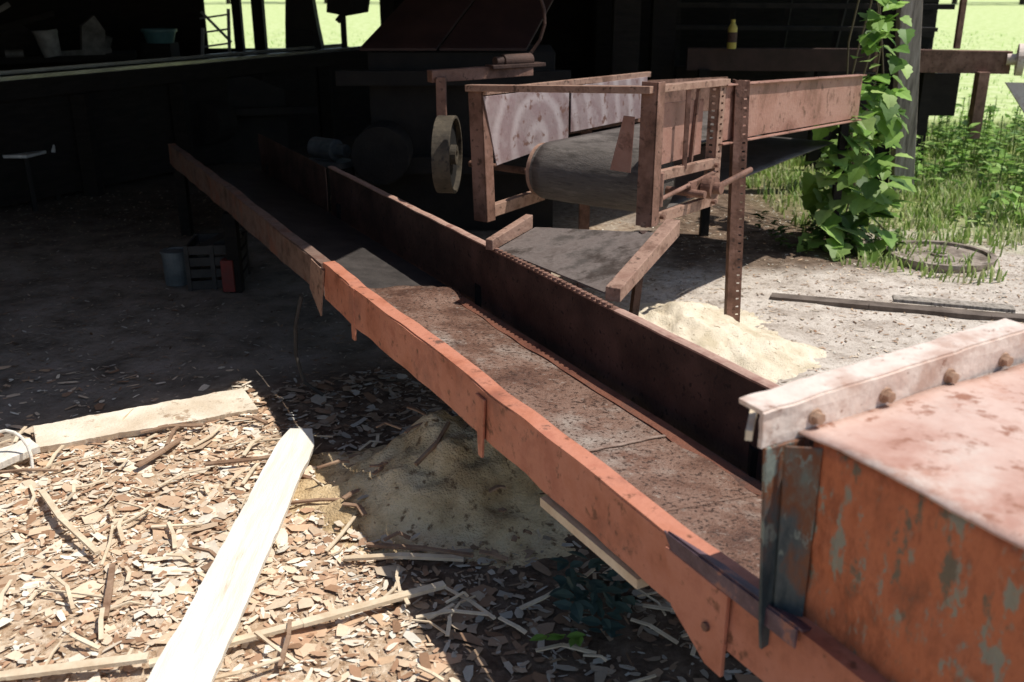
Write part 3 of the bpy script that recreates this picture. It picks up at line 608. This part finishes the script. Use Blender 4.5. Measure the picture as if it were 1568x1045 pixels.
# ---------------------------------------------------------------- vegetation
def leaf(mb,p,d,L_,col,lobed=False):
    d=Vector(d).normalized(); sd=d.cross(Vector((0,0,1)))
    if sd.length<.05: sd=Vector((1,0,0))
    sd.normalize(); sd=(sd+Vector((0,0,U_(-.5,.5)))).normalized(); up=sd.cross(d)
    prof=[(0,0),(-.06,.30),(.14,.50),(.34,.40),(.46,.46),(.62,.26),(.78,.20),(1,0)] if lobed else [(0,0),(.2,.18),(.5,.25),(.8,.13),(1,0)]
    p=Vector(p); n=len(prof); mid=[p+d*(f*L_)-up*(.12*L_*f*f) for f,_ in prof]
    lf=[mid[i]+sd*(prof[i][1]*L_)+up*(.2*prof[i][1]*L_) for i in range(1,n-1)]
    rt=[mid[i]-sd*(prof[i][1]*L_)+up*(.2*prof[i][1]*L_) for i in range(1,n-1)]
    vs=mid+lf+rt; o1=n;o2=n+len(lf); fs=[]
    for base in(o1,o2):
        fs.append((0,1,base)); 
        for i in range(1,n-2): fs.append((i,i+1,base+i,base+i-1))
        fs.append((n-2,n-1,base+n-3))
    mb.add(vs,fs,col)
def gcol(k=1):
    c=random.choice([(.18,.31,.06),(.26,.42,.09),(.34,.50,.14),(.12,.22,.05),(.38,.50,.17)]); return (c[0]*k,c[1]*k,c[2]*k)
def blade(mb,x,y,z,h,col):
    a=R()*6.283;dx,dy=math.cos(a)*h*U_(.1,.7),math.sin(a)*h*U_(.1,.7);w_=U_(.003,.007)*1.6
    px,py=-math.sin(a)*w_,math.cos(a)*w_
    mb.add([(x-px,y-py,z),(x+px,y+py,z),(x+dx*.4+px*.8,y+dy*.4+py*.8,z+h*.6),(x+dx*.4-px*.8,y+dy*.4-py*.8,z+h*.6),(x+dx,y+dy,z+h*.9)],[(0,1,2,3),(3,2,4)],col)
V=MB()
for k in range(5):
    pts=[Vector((2.3+.1*k,6.75,0))]
    for j in range(1,9): pts.append(Vector((2.30+.04*k+.06*math.sin(j+k)+.04*j,6.72+.14*j,j*.26)))
    V.tube(pts,.007,5)
V.c=[(.10,.08,.04)]*len(V.c)
for i in range(280):
    t=R()
    if i<190: h=t*1.02; wx=.27; x=2.31+U_(-wx,wx)*(1-.25*t); y=6.62+.1*h+U_(-.34,.15)
    else: h=.85+t*1.2; x=2.44+.18*(h-.9)+U_(-.13,.13); y=6.75+.5*(h-.85)+U_(-.2,.1)
    leaf(V,(x,y,h+.05),(U_(-1,1),U_(-1,-.2),U_(-.7,.2)),U_(.09,.20) if i<190 else U_(.08,.15),gcol(U_(.7,1.5)),True)
V.obj('grape_vine',M_leaf)
V=MB()
for i in range(520):
    cx=U_(3.2,6.5);cy=U_(7.1,11.2)
    if nz(cx*1.2,cy*1.2,2)<-.12: continue
    h=U_(.12,.62)*(.35+.65*min(1,(cy-7)/2.0))
    V.cyl((cx,cy,0),(cx+U_(-.05,.05),cy,h),.004,n=4,caps=False)
    for j in range(int(5+h*15)):
        a=R()*6.283; z=h*(.25+.75*R()); leaf(V,(cx,cy,z),(math.cos(a),math.sin(a),U_(-.1,.6)),U_(.05,.14),gcol(1.25))
V.c=[c if c!=(1,1,1) else (.2,.28,.08) for c in V.c]
V.obj('weeds',M_leaf)
V=MB()
for i in range(34):
    cx=U_(1.75,2.6);cy=U_(6.3,7.0)
    for j in range(12): a=R()*6.283; leaf(V,(cx,cy,U_(.03,.15)),(math.cos(a),math.sin(a),U_(0,.5)),U_(.04,.08),gcol(.42))
V.obj('low_weeds',M_leaf)
V=MB()
for i in range(60000):
    x=U_(2.1,7.5);y=U_(5.6,12.5)
    d=nz(x*1.1,y*1.1,7)
    qq=.35*x+y
    if qq<6.95+d*1.8 : continue
    if qq<8.6 and R()<.62: continue
    if nz(x*2,y*2,1)<-.12 and R()<.8: continue
    k=U_(.75,1.3); c=random.choice([(.28,.40,.10),(.42,.50,.18),(.54,.53,.30),(.20,.30,.07)])
    blade(V,x,y,gz(x,y),U_(.03,.13),(c[0]*k,c[1]*k,c[2]*k))
for i in range(9000):
    x=U_(-12,18);y=13.2+R()**2*26; blade(V,x,y,0,U_(.03,.10),gcol(U_(1.3,1.9)))
V.obj('grass',M_leaf)
V=MB()
for i in range(14):
    cx=U_(.14,.32);cy=U_(2.22,2.50)
    for j in range(6): a=R()*6.283; leaf(V,(cx,cy,U_(.03,.16)),(math.cos(a),math.sin(a),U_(-.1,.4)),U_(.04,.075),(.09,.15,.14))
for j in range(7): leaf(V,(.13+U_(-.05,.05),2.18,.07),(U_(-1,1),U_(-1,0),.2),.055,(.22,.40,.08))
for j in range(12): leaf(V,(-1.72+U_(-.06,.06),2.72+U_(-.06,.06),.04),(U_(-1,1),U_(-1,1),.2),.04,(.30,.42,.14))
V.obj('seedling_plant',M_leaf)
V=MB()
for i in range(26):
    cx=-60+i*4.8+U_(-1,1);cy=U_(92,105);hh=U_(9,15)
    V.cyl((cx,cy,0),(cx,cy,hh*.7),.25,.08,n=6)
    V.c[-8:]=[(.08,.06,.04)]*8
    for j in range(150):
        a=R()*6.283;rr=R()**.5*2.8;z=hh*(.15+.85*R()); rr*=1-.6*abs(z/hh-.55)
        leaf(V,(cx+rr*math.cos(a),cy+rr*math.sin(a),z),(math.cos(a),math.sin(a),U_(-.5,.5)),U_(.7,1.4),gcol(.35))
V.obj('distant_trees',M_leaf)
